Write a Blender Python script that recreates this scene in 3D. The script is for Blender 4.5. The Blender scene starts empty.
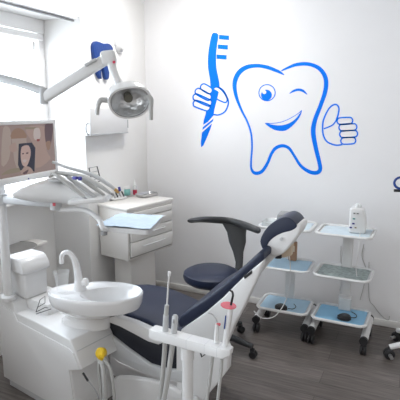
import bpy, bmesh, math, random
from mathutils import Vector, Matrix, Euler
random.seed(4)
PI=math.pi
SC=bpy.context.scene; COL=SC.collection
V=Vector
# ------------------------------------------------------------- survey of the room
F=470.0; PT=math.atan(89/470); TH=math.radians(25); H=1.7
def ray(x,y):
    r=(x-200)/F; u=(200-y)/F
    fw=math.cos(PT)+u*math.sin(PT); up=-math.sin(PT)+u*math.cos(PT)
    return V((-fw*math.sin(TH)+r*math.cos(TH), fw*math.cos(TH)+r*math.sin(TH), up))
def atZ(x,y,z):
    d=ray(x,y); t=(z-H)/d.z; return V((d.x*t,d.y*t,z))
def atY(x,y,Y):
    d=ray(x,y); t=Y/d.y; return V((d.x*t,Y,H+d.z*t))
def atX(x,y,X):
    d=ray(x,y); t=X/d.x; return V((X,d.y*t,H+d.z*t))
def atD(x,y,g):
    d=ray(x,y); k=-d.x*math.sin(TH)+d.y*math.cos(TH); t=g/k; return V((d.x*t,d.y*t,H+d.z*t))
YW=3.83; XL=-2.34; XR=-2.70; YE=2.93
# ------------------------------------------------------------- materials
def mat(name,col,rough=.5,metal=0,bump=0,bscale=40,var=0,emit=None,es=0,trans=0,alpha=1,coat=0,spec=.5,ior=1.45):
    m=bpy.data.materials.new(name); m.use_nodes=True
    nt=m.node_tree; b=nt.nodes['Principled BSDF']
    b.inputs['Base Color'].default_value=(*col,1); b.inputs['Roughness'].default_value=rough
    b.inputs['Metallic'].default_value=metal; b.inputs['Transmission Weight'].default_value=trans
    b.inputs['Alpha'].default_value=alpha; b.inputs['Coat Weight'].default_value=coat
    b.inputs['Specular IOR Level'].default_value=spec; b.inputs['IOR'].default_value=ior
    if emit: b.inputs['Emission Color'].default_value=(*emit,1); b.inputs['Emission Strength'].default_value=es
    tc=nt.nodes.new('ShaderNodeTexCoord'); n=nt.nodes.new('ShaderNodeTexNoise')
    n.inputs['Scale'].default_value=bscale; nt.links.new(tc.outputs['Object'],n.inputs['Vector'])
    if var:
        mx=nt.nodes.new('ShaderNodeMix'); mx.data_type='RGBA'
        mx.inputs['A'].default_value=(*[c*(1-var) for c in col],1); mx.inputs['B'].default_value=(*[min(1,c*(1+var)) for c in col],1)
        nt.links.new(n.outputs['Fac'],mx.inputs['Factor']); nt.links.new(mx.outputs['Result'],b.inputs['Base Color'])
    if bump:
        bp=nt.nodes.new('ShaderNodeBump'); bp.inputs['Strength'].default_value=bump; bp.inputs['Distance'].default_value=.01
        nt.links.new(n.outputs['Fac'],bp.inputs['Height']); nt.links.new(bp.outputs['Normal'],b.inputs['Normal'])
    return m
M={}
M['wall']=mat('wall_paint',(.80,.80,.815),.20,bump=.10,bscale=9,var=.012,spec=.5)
M['wall_side']=mat('wall_paint_side',(.83,.825,.815),.6,bump=.05,bscale=14,var=.01)
M['ceil']=mat('ceiling_paint',(.85,.85,.84),.8)
M['base']=mat('baseboard_white',(.80,.79,.77),.45,var=.02)
M['pvc']=mat('window_pvc',(.90,.89,.885),.35)
M['white']=mat('white_plastic',(.71,.71,.71),.28,var=.015,bscale=6,coat=.2)
M['white2']=mat('white_enamel',(.72,.72,.72),.35,var=.02,bscale=8)
M['porc']=mat('porcelain',(.76,.76,.765),.08,coat=.6)
M['grey']=mat('light_grey_plastic',(.52,.53,.54),.4,var=.03)
M['mid']=mat('mid_grey_plastic',(.30,.305,.31),.4,var=.03)
M['hose']=mat('grey_hose',(.44,.44,.43),.5,var=.05,bscale=80)
M['silver']=mat('silver_metal',(.62,.62,.63),.28,metal=.9)
M['chrome']=mat('chrome',(.85,.85,.86),.1,metal=1)
M['navy']=mat('navy_leatherette',(.012,.019,.046),.42,bump=.06,bscale=180,var=.08)
M['navyd']=mat('dark_vinyl',(.010,.012,.020),.5,var=.1)
M['black']=mat('black_plastic',(.018,.018,.02),.42,var=.1)
M['charc']=mat('charcoal_plastic',(.04,.042,.045),.4,var=.08)
M['blue']=mat('vinyl_blue',(.002,.18,.84),.6,var=.02,spec=.15)
M['vwhite']=mat('vinyl_white',(.80,.80,.815),.4)
M['dkblue']=mat('relief_blue',(.006,.045,.23),.35,bump=.3,bscale=60,var=.1)
M['paper']=mat('blue_paper',(.55,.67,.79),.7,bump=.6,bscale=22,var=.12)
M['paperl']=mat('pale_blue_paper',(.50,.68,.78),.7,bump=.3,bscale=22,var=.18)
M['film']=mat('grey_green_film',(.30,.36,.35),.3,bump=.8,bscale=34,var=.75)
M['paperb']=mat('strong_blue_paper',(.26,.51,.72),.6,bump=.3,bscale=18,var=.06)
M['papera']=mat('light_blue_paper',(.42,.60,.74),.6,bump=.3,bscale=18,var=.06)
M['paperlt']=mat('faded_blue_paper',(.62,.72,.78),.6,bump=.25,bscale=20,var=.1)
M['yellow']=mat('yellow_plastic',(.75,.50,.02),.4,var=.1,bscale=60)
M['red']=mat('red_plastic',(.55,.03,.08),.3)
M['pink']=mat('pink_disc',(.62,.10,.13),.3,spec=.6)
M['teal']=mat('teal_label',(.22,.50,.47),.5,var=.2,bscale=50)
M['brown']=mat('brown_card',(.34,.20,.12),.6,var=.1)
M['beige']=mat('beige_plastic',(.55,.45,.34),.5)
M['cabin']=mat('cabinet_laminate',(.78,.76,.73),.35,var=.01)
M['cabfr']=mat('drawer_laminate',(.74,.725,.70),.4,var=.01)
M['gap']=mat('shadow_gap',(.36,.35,.33),.7)
M['clear']=mat('clear_plastic',(.95,.97,.98),.06,trans=.0,alpha=.12,spec=.5)
M['frost']=mat('cloudy_plastic',(.82,.84,.84),.3,alpha=.6)
M['lens']=mat('lamp_reflector',(.70,.73,.80),.2,metal=.6,bump=1.0,bscale=22,var=.4)
M['bulb']=mat('bulb_shield',(.2,.2,.17),.2,metal=.5)
M['amber']=mat('brass_tip',(.45,.27,.10),.3,metal=.6)
M['purp']=mat('indigo_plastic',(.06,.06,.30),.4)
M['sinkm']=mat('brushed_steel',(.38,.37,.36),.35,metal=.6,var=.05)
M['lamp_e']=mat('luminaire',(1,1,1),.5,emit=(1,.98,.95),es=74)
def scr(n,c,s=.35): return mat(n,tuple(x*.15 for x in c),.25,emit=c,es=s)
M['s0']=scr('screen_backdrop',(.42,.31,.28)); M['s1']=scr('screen_cream',(.52,.42,.37)); M['s2']=scr('screen_umber',(.40,.25,.18))
M['s3']=scr('screen_dark',(.035,.035,.06)); M['s4']=scr('screen_skin',(.66,.47,.42)); M['s5']=scr('screen_plum',(.17,.11,.12)); M['s6']=scr('screen_pale',(.70,.60,.56))
M['s7']=scr('screen_olive',(.36,.30,.22)); M['s8']=scr('screen_lip',(.36,.08,.08)); M['s9']=scr('screen_rose',(.52,.37,.32))
# glass
g=bpy.data.materials.new('window_glass'); g.use_nodes=True; nt=g.node_tree
for n in list(nt.nodes): nt.nodes.remove(n)
o_=nt.nodes.new('ShaderNodeOutputMaterial'); mx=nt.nodes.new('ShaderNodeMixShader'); tr=nt.nodes.new('ShaderNodeBsdfTransparent'); gl=nt.nodes.new('ShaderNodeBsdfGlossy'); gl.inputs['Roughness'].default_value=.02
mx.inputs[0].default_value=.06; nt.links.new(tr.outputs[0],mx.inputs[1]); nt.links.new(gl.outputs[0],mx.inputs[2]); nt.links.new(mx.outputs[0],o_.inputs[0]); M['glass']=g
# floor : grey oak planks running along X
m=bpy.data.materials.new('grey_oak_planks'); m.use_nodes=True; nt=m.node_tree; b=nt.nodes['Principled BSDF']; L=nt.links
tc=nt.nodes.new('ShaderNodeTexCoord'); br=nt.nodes.new('ShaderNodeTexBrick')
br.offset=.37; br.inputs['Scale'].default_value=1; br.inputs['Brick Width'].default_value=1.25; br.inputs['Row Height'].default_value=.155
br.inputs['Mortar Size'].default_value=.0012; br.inputs['Color1'].default_value=(.118,.102,.094,1); br.inputs['Color2'].default_value=(.172,.151,.140,1); br.inputs['Mortar'].default_value=(.04,.035,.03,1)
L.new(tc.outputs['Object'],br.inputs['Vector'])
mp=nt.nodes.new('ShaderNodeMapping'); mp.inputs['Scale'].default_value=(1.6,26,1); L.new(tc.outputs['Object'],mp.inputs['Vector'])
no=nt.nodes.new('ShaderNodeTexNoise'); no.inputs['Scale'].default_value=2.2; no.inputs['Detail'].default_value=8; no.inputs['Roughness'].default_value=.65; L.new(mp.outputs[0],no.inputs['Vector'])
mr=nt.nodes.new('ShaderNodeMapRange'); mr.inputs[1].default_value=.3; mr.inputs[2].default_value=.7; mr.inputs[3].default_value=.55; mr.inputs[4].default_value=1.45; L.new(no.outputs['Fac'],mr.inputs[0])
vm=nt.nodes.new('ShaderNodeVectorMath'); vm.operation='SCALE'; L.new(br.outputs['Color'],vm.inputs[0]); L.new(mr.outputs[0],vm.inputs['Scale']); L.new(vm.outputs[0],b.inputs['Base Color'])
bp=nt.nodes.new('ShaderNodeBump'); bp.inputs['Strength'].default_value=.08; L.new(no.outputs['Fac'],bp.inputs['Height']); L.new(bp.outputs[0],b.inputs['Normal'])
b.inputs['Roughness'].default_value=.42; M['floor']=m
# ------------------------------------------------------------- mesh builder
def catmull(P,n=6,closed=False):
    P=[V(p) for p in P]; N=len(P); out=[]
    rng=range(N) if closed else range(N-1)
    for i in rng:
        if closed: a,b,c,d=P[i-1],P[i],P[(i+1)%N],P[(i+2)%N]
        else: a,b,c,d=P[max(i-1,0)],P[i],P[i+1],P[min(i+2,N-1)]
        for k in range(n):
            t=k/n; out.append(.5*((2*b)+(c-a)*t+(2*a-5*b+4*c-d)*t*t+(3*b-a-3*c+d)*t**3))
    if not closed: out.append(P[-1])
    return out
class B:
    def __init__(s): s.bm=bmesh.new(); s.mats=[]
    def mi(s,m):
        if m not in s.mats: s.mats.append(m)
        return s.mats.index(m)
    def merge(s,t,Mx,m):
        if Mx is not None: t.transform(Mx)
        i=s.mi(m)
        for f in t.faces: f.material_index=i
        me=bpy.data.meshes.new('tmp'); t.to_mesh(me); t.free(); s.bm.from_mesh(me); bpy.data.meshes.remove(me)
    def _bev(s,t,bev,seg,ang=40):
        if bev<=0: return
        bmesh.ops.recalc_face_normals(t,faces=t.faces)
        es=[e for e in t.edges if len(e.link_faces)==2 and e.calc_face_angle(0)>math.radians(ang)]
        bmesh.ops.bevel(t,geom=es,offset=bev,segments=seg,profile=.5,affect='EDGES',clamp_overlap=True)
    def box(s,c,size,m,rot=None,bev=.004,seg=2,taper=None):
        t=bmesh.new(); bmesh.ops.create_cube(t,size=1)
        for v in t.verts: v.co=V((v.co.x*size[0],v.co.y*size[1],v.co.z*size[2]))
        if taper:
            for v in t.verts:
                if v.co.z>0: v.co.x*=taper[0]; v.co.y*=taper[1]
        s._bev(t,bev,seg)
        s.merge(t,Matrix.Translation(V(c)) @ (rot.to_matrix().to_4x4() if rot else Matrix()),m); return s
    def beam(s,a,b,w,h,m,bev=.006,up=V((0,0,1)),seg=2):
        a,b=V(a),V(b); d=b-a; x=d.normalized(); y=up.cross(x).normalized(); z=x.cross(y)
        t=bmesh.new(); bmesh.ops.create_cube(t,size=1)
        for v in t.verts: v.co=V((v.co.x*d.length,v.co.y*w,v.co.z*h))
        s._bev(t,bev,seg)
        s.merge(t,Matrix.Translation((a+b)/2)@Matrix((x,y,z)).transposed().to_4x4(),m); return s
    def tube(s,pts,r,m,n=10,sm=5,closed=False):
        P=catmull(pts,sm,closed) if (sm and len(pts)>2) else [V(p) for p in pts]
        N=len(P)
        if isinstance(r,(list,tuple)):
            R=[]; 
            for i in range(N):
                u=i/(N-1)*(len(r)-1); k=min(int(u),len(r)-2); R.append(r[k]+(r[k+1]-r[k])*(u-k))
        else: R=[r]*N
        t=bmesh.new(); rings=[]; pv=None
        for i,p in enumerate(P):
            if closed: d=(P[(i+1)%N]-P[i-1])
            else: d=P[min(i+1,N-1)]-P[max(i-1,0)]
            d=d.normalized() if d.length>1e-9 else V((0,0,1))
            if pv is None: a=d.orthogonal().normalized()
            else:
                a=pv-d*pv.dot(d); a=a.normalized() if a.length>1e-6 else d.orthogonal().normalized()
            pv=a; b=d.cross(a)
            rings.append([t.verts.new(p+(a*math.cos(2*PI*k/n)+b*math.sin(2*PI*k/n))*R[i]) for k in range(n)])
        for i in range(N if closed else N-1):
            A,Bq=rings[i],rings[(i+1)%N]; off=0
            if closed and i==N-1:
                off=min(range(n),key=lambda o:(A[0].co-Bq[o].co).length)
            for k in range(n): t.faces.new((A[k],A[(k+1)%n],Bq[(k+1+off)%n],Bq[(k+off)%n]))
        if not closed: t.faces.new(rings[0][::-1]); t.faces.new(rings[-1])
        s.merge(t,None,m); return s
    def lathe(s,prof,m,Mx=None,n=24,sx=1,sy=1,cap=True):
        t=bmesh.new(); rings=[]
        for r,z in prof:
            rings.append([t.verts.new((r*sx*math.cos(2*PI*k/n),r*sy*math.sin(2*PI*k/n),z)) for k in range(n)])
        for A,C in zip(rings,rings[1:]):
            for k in range(n): t.faces.new((A[k],A[(k+1)%n],C[(k+1)%n],C[k]))
        if cap:
            if prof[0][0]>1e-4: t.faces.new(rings[0][::-1])
            if prof[-1][0]>1e-4: t.faces.new(rings[-1])
        bmesh.ops.remove_doubles(t,verts=t.verts,dist=1e-6)
        s.merge(t,Mx,m); return s
    def prism(s,poly,d,m,Mx=None,bev=.004,seg=2,sm=0,ang=50):
        """poly in local XZ, thickness along +Y"""
        P=[V((p[0],0,p[1])) for p in poly]
        if sm: P=catmull(P,sm,True)
        t=bmesh.new(); a=[t.verts.new(p) for p in P]; b=[t.verts.new(p+V((0,d,0))) for p in P]; n=len(P)
        t.faces.new(a); t.faces.new(b[::-1])
        for i in range(n): t.faces.new((a[i],b[i],b[(i+1)%n],a[(i+1)%n]))
        s._bev(t,bev,seg,ang); s.merge(t,Mx,m); return s
    def rings(s,rs,m,close_top=True,close_bot=True,Mx=None):
        t=bmesh.new(); R=[[t.verts.new(p) for p in r] for r in rs]; n=len(R[0])
        for A,C in zip(R,R[1:]):
            for k in range(n): t.faces.new((A[k],A[(k+1)%n],C[(k+1)%n],C[k]))
        if close_bot: t.faces.new(R[0][::-1])
        if close_top: t.faces.new(R[-1])
        s.merge(t,Mx,m); return s
def link(name,b,parent=None,world=True,ang=35):
    me=bpy.data.meshes.new(name)
    bmesh.ops.recalc_face_normals(b.bm,faces=b.bm.faces)
    if parent is not None and world:
        r=parent
        while r.parent: r=r.parent
        b.bm.transform(r.matrix_basis.inverted())
    b.bm.to_mesh(me); b.bm.free()
    for m in b.mats: me.materials.append(M[m])
    for p in me.polygons: p.use_smooth=True
    me.set_sharp_from_angle(angle=math.radians(ang))
    o=bpy.data.objects.new(name,me); COL.objects.link(o)
    if parent is not None: o.parent=parent
    return o
def tag(o,label,cat,group=None,kind=None):
    if label: o['label']=label
    if cat: o['category']=cat
    if group: o['group']=group
    if kind: o['kind']=kind
    return o
def thing(name,label,cat,loc,rz=0,group=None):
    o=bpy.data.objects.new(name,None); COL.objects.link(o); o.empty_display_size=.05
    o.matrix_basis=Matrix.Translation(V(loc))@Matrix.Rotation(rz,4,'Z'); return tag(o,label,cat,group)
def solo(name,b,loc,label,cat,group=None,rz=0,ang=35):
    """one-mesh thing, vertices given in world space, origin moved to its base"""
    Mx=Matrix.Translation(V(loc))@Matrix.Rotation(rz,4,'Z'); b.bm.transform(Mx.inverted())
    o=link(name,b,None,False,ang); o.matrix_basis=Mx; return tag(o,label,cat,group)
def struct(name,b,ang=35):
    o=link(name,b,None,False,ang); o['kind']='structure'; return o
def loc2w(o): return o.matrix_basis
# ------------------------------------------------------------- setting
b=B(); b.box((-.3,1.2,-.05),(5.6,6.0,.1),'floor',bev=0); struct('floor',b)
b=B(); b.box((-.35,YW+.06,1.45),(5.5,.12,2.9),'wall',bev=0); struct('wall_back',b)
# side wall: pier by the corner, recess under the window, lintel above it
b=B()
b.box(((XL+XR)/2-.05,(YE+YW)/2,1.45),(XL-XR+.1,YW-YE,2.9),'wall_side',bev=.004)
b.box((XR-.05,(YE-1.8)/2,.54),(.1,YE+1.8,1.08),'wall_side',bev=0)
b.box(((XL+XR)/2-.05,(YE-1.8)/2,2.64),(XL-XR+.1,YE+1.8,.52),'wall_side',bev=.003)
b.box((XR-.05,-.9,1.7),(.1,1.8,1.4),'wall_side',bev=0)
struct('wall_left',b)
b=B(); b.box((-.35,1.2,2.95),(5.5,5.4,.1),'ceil',bev=0); struct('ceiling',b)
b=B(); b.box(((XL+2.4)/2,YW-.008,.0275),(2.4-XL,.016,.055),'base',bev=.004); struct('baseboard_back',b)
b=B(); b.box((XL+.008,(YE+YW)/2-.01,.0275),(.016,YW-YE-.02,.055),'base',bev=.004); struct('baseboard_left',b)
b=B(); b.box((XL-.01,(YE-1.8)/2,2.365),(.05,YE+1.7,.022),'pvc',bev=.003); b.box((XL-.02,(YE-1.8)/2,2.345),(.02,YE+1.7,.012),'mid',bev=.002); struct('trim_1',b)
# window
b=B()
Y0,Y1,Z0,Z1=0.0,YE,1.08,2.38
b.box((XR-.03,Y1-.03,(Z0+Z1)/2),(.07,.06,Z1-Z0),'pvc'); b.box((XR-.03,Y0+.03,(Z0+Z1)/2),(.07,.06,Z1-Z0),'pvc')
b.box((XR-.03,(Y0+Y1)/2,Z0+.03),(.07,Y1-Y0,.06),'pvc'); b.box((XR-.03,(Y0+Y1)/2,Z1-.05),(.09,Y1-Y0,.10),'pvc')
b.box((XR-.03,1.75,(Z0+Z1)/2),(.07,.06,Z1-Z0),'pvc')
w=struct('window_1',b)
b=B(); b.box((XR-.035,(Y0+Y1)/2,(Z0+Z1)/2),(.006,Y1-Y0-.1,Z1-Z0-.14),'glass',bev=0); link('window_pane',b,w,False)
b=B(); b.box((XR+.01,(Y0+Y1)/2,Z1-.13),(.03,Y1-Y0-.06,.045),'pvc'); b.box((XR+.015,Y1-.13,Z1-.2),(.02,.03,.06),'pvc'); link('blind_cassette',b,w,False)
b=B(); b.box((XR+.09,(Y0+Y1)/2,Z0-.005),(.22,Y1-Y0-.01,.03),'pvc',bev=.006); link('window_sill',b,w,False)
# ceiling luminaire above the decorated wall (out of frame)
c=(-1.6,3.0,2.9)
t=thing('ceiling_light','round white ceiling light above the decorated wall','ceiling light',(c[0],c[1],2.9))
b=B(); b.lathe([(.16,0),(.17,-.01),(.17,-.045),(.15,-.05)],'white2',n=32); link('housing',b,t,False)
b=B(); b.lathe([(.148,-.05),(.12,-.062),(.0,-.066)],'lamp_e',n=32,cap=False); link('diffuser',b,t,False)
# ------------------------------------------------------------- wall decal
t=thing('wall_decal','large blue decal of a winking tooth holding a toothbrush on the white wall','wall decal',(-1.1,YW,1.2))
def zq(x0,y0,s): return lambda p:(x0+p[0]/s,y0+p[1]/s)
def w2(px,py,lift): q=atY(px,py,YW-lift); return V((q.x,YW-lift,q.z))
def fill(bb,pts,m,lift,z,sm=0):
    P=[V((*z(p),0)) for p in pts]
    if sm: P=catmull(P,sm,True)
    t=bmesh.new(); f=[t.verts.new(w2(p.x,p.y,lift)) for p in P]; k=[t.verts.new(V((v.co.x,YW+.0005,v.co.z))) for v in f]; n=len(f)
    t.faces.new(f); 
    for i in range(n): t.faces.new((f[i],k[i],k[(i+1)%n],f[(i+1)%n]))
    bmesh.ops.recalc_face_normals(t,faces=t.faces); bb.merge(t,None,m)
def stroke(bb,pts,m,lift,z,w=None,closed=False,sm=6):
    """pts: (x,y,width) or (x,y) with constant width, all in zoom pixels; z maps to photo pixels"""
    s=1/(z((1,0))[0]-z((0,0))[0])
    P=[V((*z(p),(p[2] if len(p)>2 else w)/s)) for p in pts]; P=catmull(P,sm,closed)
    n=len(P); Lf=[];Rt=[]
    for i,p in enumerate(P):
        a=P[i-1] if (closed or i>0) else P[i]; c=P[(i+1)%n] if (closed or i<n-1) else P[i]
        d=V((c.x-a.x,c.y-a.y)); d=d.normalized() if d.length>1e-6 else V((1,0)); nn=V((-d.y,d.x))*p.z/2
        Lf.append(w2(p.x+nn.x,p.y+nn.y,lift)); Rt.append(w2(p.x-nn.x,p.y-nn.y,lift))
    t=bmesh.new(); A=[t.verts.new(q) for q in Lf]; C=[t.verts.new(q) for q in Rt]
    for i in range(n if closed else n-1):
        j=(i+1)%n
        try: t.faces.new((A[i],A[j],C[j],C[i]))
        except ValueError: pass
    r=bmesh.ops.extrude_face_region(t,geom=list(t.faces)); 
    for v in [g for g in r['geom'] if isinstance(g,bmesh.types.BMVert)]: v.co.y=YW+.0005
    bmesh.ops.recalc_face_normals(t,faces=t.faces); bb.merge(t,None,m)
def disc(bb,cx,cy,r,m,lift,z,n=28): fill(bb,[(cx+r*math.cos(2*PI*k/n),cy+r*math.sin(2*PI*k/n)) for k in range(n)],m,lift,z)
z=zq(225,60,3.3333)
b=B()
stroke(b,[(197,50,2.4),(183,41,8.5),(165,33,11.0),(140,24,12.2),(108,19,12.2),(72,24,14.6),(45,44,15.9),(32,78,14.6),(37,120,11.0),(54,165,7.3),(74,205,6.1),(87,245,6.1),(90,290,6.1),(87,335,6.1),(88,363,7.3),(100,377,11.0),(122,372,11.0),(141,345,9.8),(155,312,9.8),(170,293,11.0),(192,286,11.0),(213,294,9.8),(230,318,8.5),(252,352,9.8),(280,372,12.2),(305,376,13.4),(317,365,13.4),(314,340,13.4),(302,290,14.6),(294,240,15.9),(300,200,14.6),(319,150,13.4),(335,100,14.6),(335,60,14.6),(315,29,13.4),(280,14,12.2),(240,15,11.0),(207,27,7.3),(188,36,3.7)],'blue',.0015,z)
link('tooth_outline',b,t)
b=B()
stroke(b,[(140+27*math.cos(a),109+27*math.sin(a)) for a in [2*PI*k/12 for k in range(12)]],'blue',.0015,z,w=3.2,closed=True)
disc(b,138,117,18,'blue',.0015,z); disc(b,131,107,6.5,'wall',.002,z)
link('open_eye',b,t)
b=B(); stroke(b,[(215,112,2),(229,103,7),(245,99,8),(260,103,8),(274,115,2)],'blue',.0015,z); link('winking_eye',b,t)
b=B(); fill(b,[(134,211),(150,225),(172,235),(203,235),(232,212),(250,188),(256,169),(248,180),(232,199),(208,213),(183,218),(160,216)],'blue',.0015,z,sm=3)
stroke(b,[(134,211,3),(160,211,2),(190,206,2),(220,193,2),(244,178,2),(256,168,3)],'blue',.0015,z); link('smile',b,t)
z=zq(280,50,2.6667)
b=B()
stroke(b,[(150,187),(155,172),(157,155),(151,146),(141,147),(130,157),(119,178),(114,197),(115,225),(124,243),(138,251),(152,254),(166,252)],'blue',.0015,z,w=4.2)
stroke(b,[(117,210),(128,206),(140,200),(147,192),(150,187)],'blue',.0015,z,w=3.6)
def rr(cx,cy,w,h,a=0):
    P=[];r=h/2; 
    for (sx,s0) in ((1,-PI/2),(-1,PI/2)):
        for k in range(5):
            q=s0+PI*k/4; P.append((sx*(w/2-r)+r*math.cos(q),r*math.sin(q)))
    ca,sa=math.cos(a),math.sin(a); return [(cx+x*ca-y*sa,cy+x*sa+y*ca) for x,y in P]
for cx,cy,w_ in ((173,189,42),(181,206,48),(183,224,48),(182,242,40)):
    stroke(b,rr(cx,cy,w_,17.5,-.05),'blue',.0015,z,w=3.8,closed=True,sm=3)
link('thumbs_up_hand',b,t)
z=zq(180,20,2.5)
b=B()
fill(b,[(80,35),(88,32),(96,37),(93,60),(90,90),(91,120),(96,145),(99,168),(92,200),(84,238),(58,262),(64,235),(70,205),(76,180),(75,150),(70,120),(70,90),(74,60)],'blue',.0015,z,sm=2)
fill(b,[(57,268),(84,246),(82,253),(56,275)],'blue',.0015,z)
fill(b,[(55,281),(80,259),(76,272),(68,292),(58,314),(53,318),(52,306)],'blue',.0015,z)
for x0,y0,x1,y1 in ((98,37,123,50),(95,61,120,74),(92,86,117,99)):
    for k in range(3):
        yy=y0+(y1-y0-2)*k/3; fill(b,[(x0,yy),(x1,yy+2),(x1-1,yy+5.6),(x0-1,yy+3.6)],'blue',.0015,z)
link('toothbrush',b,t)
b=B()
fill(b,[(83,172),(92,167),(104,174),(115,190),(121,207),(113,228),(95,237),(84,237),(91,205),(97,180)],'wall',.0016,z,sm=2)
stroke(b,[(95,167),(107,175),(116,190),(121,207),(113,228),(97,237),(83,236)],'blue',.0022,z,w=3.6)
stroke(b,[(83,176),(88,168),(98,170),(110,182),(118,198),(114,206),(103,203),(90,195)],'blue',.0022,z,w=3.6,closed=True)
for cx,cy,w_,a in ((66,172,32,.55),(58,186,44,.5),(56,200,50,.42),(54,214,44,.35)):
    fill(b,rr(cx,cy,w_,17,a),'wall',.0024,z); stroke(b,rr(cx,cy,w_,17,a),'blue',.0028,z,w=3.6,closed=True,sm=3)
link('fist',b,t)
# ------------------------------------------------------------- left wall items
X=XL+.07
ya=atX(91,134,X).y; yb=atX(128,132,X).y; za=atX(91,134.5,X).z; zb_=atX(91,108,X).z
t=thing('wall_box','shallow white box mounted on the wall below the blue tooth ornament','wall box',(XL,(ya+yb)/2,za))
b=B(); b.box((XL+.035,(ya+yb)/2,(za+zb_)/2),(.07,yb-ya,zb_-za),'white2',bev=.006); link('casing',b,t)
b=B(); b.box((XL+.035,(ya+yb)/2,za-.004),(.074,yb-ya+.01,.012),'grey',bev=.003); b.box((X,yb,(za+zb_)/2-.03),(.008,.01,.07),'grey',bev=.002); tag(link('edge_strip',b,t),'grey edging along the bottom',None)
b=B(); p=V((X-.02,ya-.012,za+.02)); b.tube([p+V((0,.01,.06)),p+V((0,-.015,.055)),p+V((0,-.02,.01)),p+V((0,.0,-.02)),p+V((0,.01,-.02))],.005,'mid',n=8); tag(link('lever',b,t),'small grey wire lever',None)
# blue tooth ornament
Mo=Matrix(((0,0,1,0),(1,0,0,0),(0,1,0,0),(0,0,0,1)))
t=thing('tooth_ornament','glossy dark blue tooth-shaped relief ornament hung on the wall behind the lamp arm','wall ornament',(XL,3.25,1.95))
pts=[(93.5,46),(95.5,41.5),(99,41.5),(104,43.5),(109,43.5),(112.5,46.5),(113.5,51),(111,60),(110,70),(109,78.5),(106,79),(104.5,72),(103,66),(101.5,72),(102,79),(98.5,75),(96,66),(94.5,57)]
W=[atX(x,y,XL+.03) for x,y in pts]
b=B(); tt=bmesh.new(); P=catmull([V((XL+.03,q.y,q.z)) for q in W],4,True)
cen=sum(P,V())/len(P)
f=[tt.verts.new(V((XL+.03,p.y,p.z))) for p in P]; k=[tt.verts.new(V((XL,p.y,p.z))) for p in P]; n=len(P)
tt.faces.new(f); tt.faces.new(k[::-1])
for i in range(n): tt.faces.new((f[i],k[i],k[(i+1)%n],f[(i+1)%n]))
b._bev(tt,.008,3,60); b.merge(tt,None,'dkblue'); link('tooth_plaque',b,t)
# white dome
q=atX(118,47,XL); b=B(); b.lathe([(.045,0),(.045,.012),(.04,.03),(.025,.05),(.0,.055)],'white2',Mx=Matrix.Translation(q)@Matrix.Rotation(PI/2,4,'Y')); b.box(q+V((.01,-.03,.03)),(.02,.05,.05),'white2')
solo('motion_sensor',b,q,'small white domed sensor on the wall right of the blue tooth ornament','sensor')
# ------------------------------------------------------------- drawer cabinet
RZ=math.radians(-11)
def frame(o,rz):
    Mx=Matrix.Translation(V(o))@Matrix.Rotation(rz,4,'Z'); return lambda x,y,z: Mx@V((x,y,z)), Mx
# cabinet local: x outwards to the room, y along the front, z up ; origin = front-left corner on the floor
t=thing('drawer_cabinet','white floating drawer cabinet on a narrow pedestal in the corner','cabinet',(-2.015,2.985,0),math.radians(-11))
zt,zb,dp,wd=.96,.53,.325,.55
Mc=loc2w(t)
b=B(); b.prism([(-dp+.005,zb),(-.002,zb),(-.002,zt-.025),(-dp+.005,zt-.025)],wd,'cabin',bev=.004); link('body',b,t,False)
b=B(); b.box((-dp/2+.003,wd/2,zt-.0125),(dp+.012,wd+.012,.025),'cabin',bev=.006); link('top_panel',b,t,False)
b=B(); b.box((.0015,wd/2,(zb+zt-.03)/2+.003),(.003,wd-.035,zt-zb-.06),'gap',bev=0); link('drawer_recess',b,t,False)
hts=[(zt-.105,zt-.05,False),(zt-.245,zt-.112,True),(zb+.03,zt-.252,True)]
hts=[(.868,.915,False),(.775,.862,True),(.683,.769,True),(.562,.677,True)]
for a,c_,hd in hts:
    b=B(); b.box((.011,wd/2,(a+c_)/2),(.018,wd-.045,c_-a),'cabfr',bev=.003); d=link('drawer',b,t,False)
    if hd:
        b=B(); zc=a+(c_-a)*.62
        b.tube([(.02,wd/2-.13,zc),(.038,wd/2-.125,zc),(.04,wd/2,zc),(.038,wd/2+.125,zc),(.02,wd/2+.13,zc)],.0055,'white2'); link('handle',b,d,False)
b=B(); b.box((-.16,.24,zb/2),(.19,.30,zb-.002),'cabin',bev=.004); link('pedestal',b,t,False)
b=B(); b.box((-.12,.31,.03),(.27,.56,.06),'cabin',bev=.004); link('plinth',b,t,False)
# things on it
def on(px,py,z=.962): return atZ(px,py,z)
q=on(126,195); b=B(); b.lathe([(.038,0),(.04,.004),(.04,.055),(.038,.058)],'teal',Mx=Matrix.Translation(q)); b.lathe([(.042,.058),(.042,.072),(.03,.075)],'white',Mx=Matrix.Translation(q))
solo('jar',b,q,'round teal jar with a white lid on the drawer cabinet','jar')
q=on(135,194.5); t=thing('bottle','small white-capped bottle with red liquid on the drawer cabinet','bottle',q)
b=B(); b.lathe([(.017,0),(.019,.003),(.019,.045)],'red',Mx=Matrix.Translation(q)); link('liquid',b,t)
b=B(); b.lathe([(.0195,.045),(.019,.07),(.012,.082),(.011,.09)],'frost',Mx=Matrix.Translation(q)); link('body',b,t)
b=B(); b.lathe([(.012,.088),(.011,.1),(.005,.108),(.003,.13)],'white',Mx=Matrix.Translation(q)); link('nozzle_cap',b,t)
q=on(147,196); R=Matrix.Rotation(math.radians(-15),4,'Z'); 
t=thing('instrument_tray','shallow steel instrument tray at the right end of the cabinet top','tray',q,math.radians(75))
b=B(); rs=[]
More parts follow.
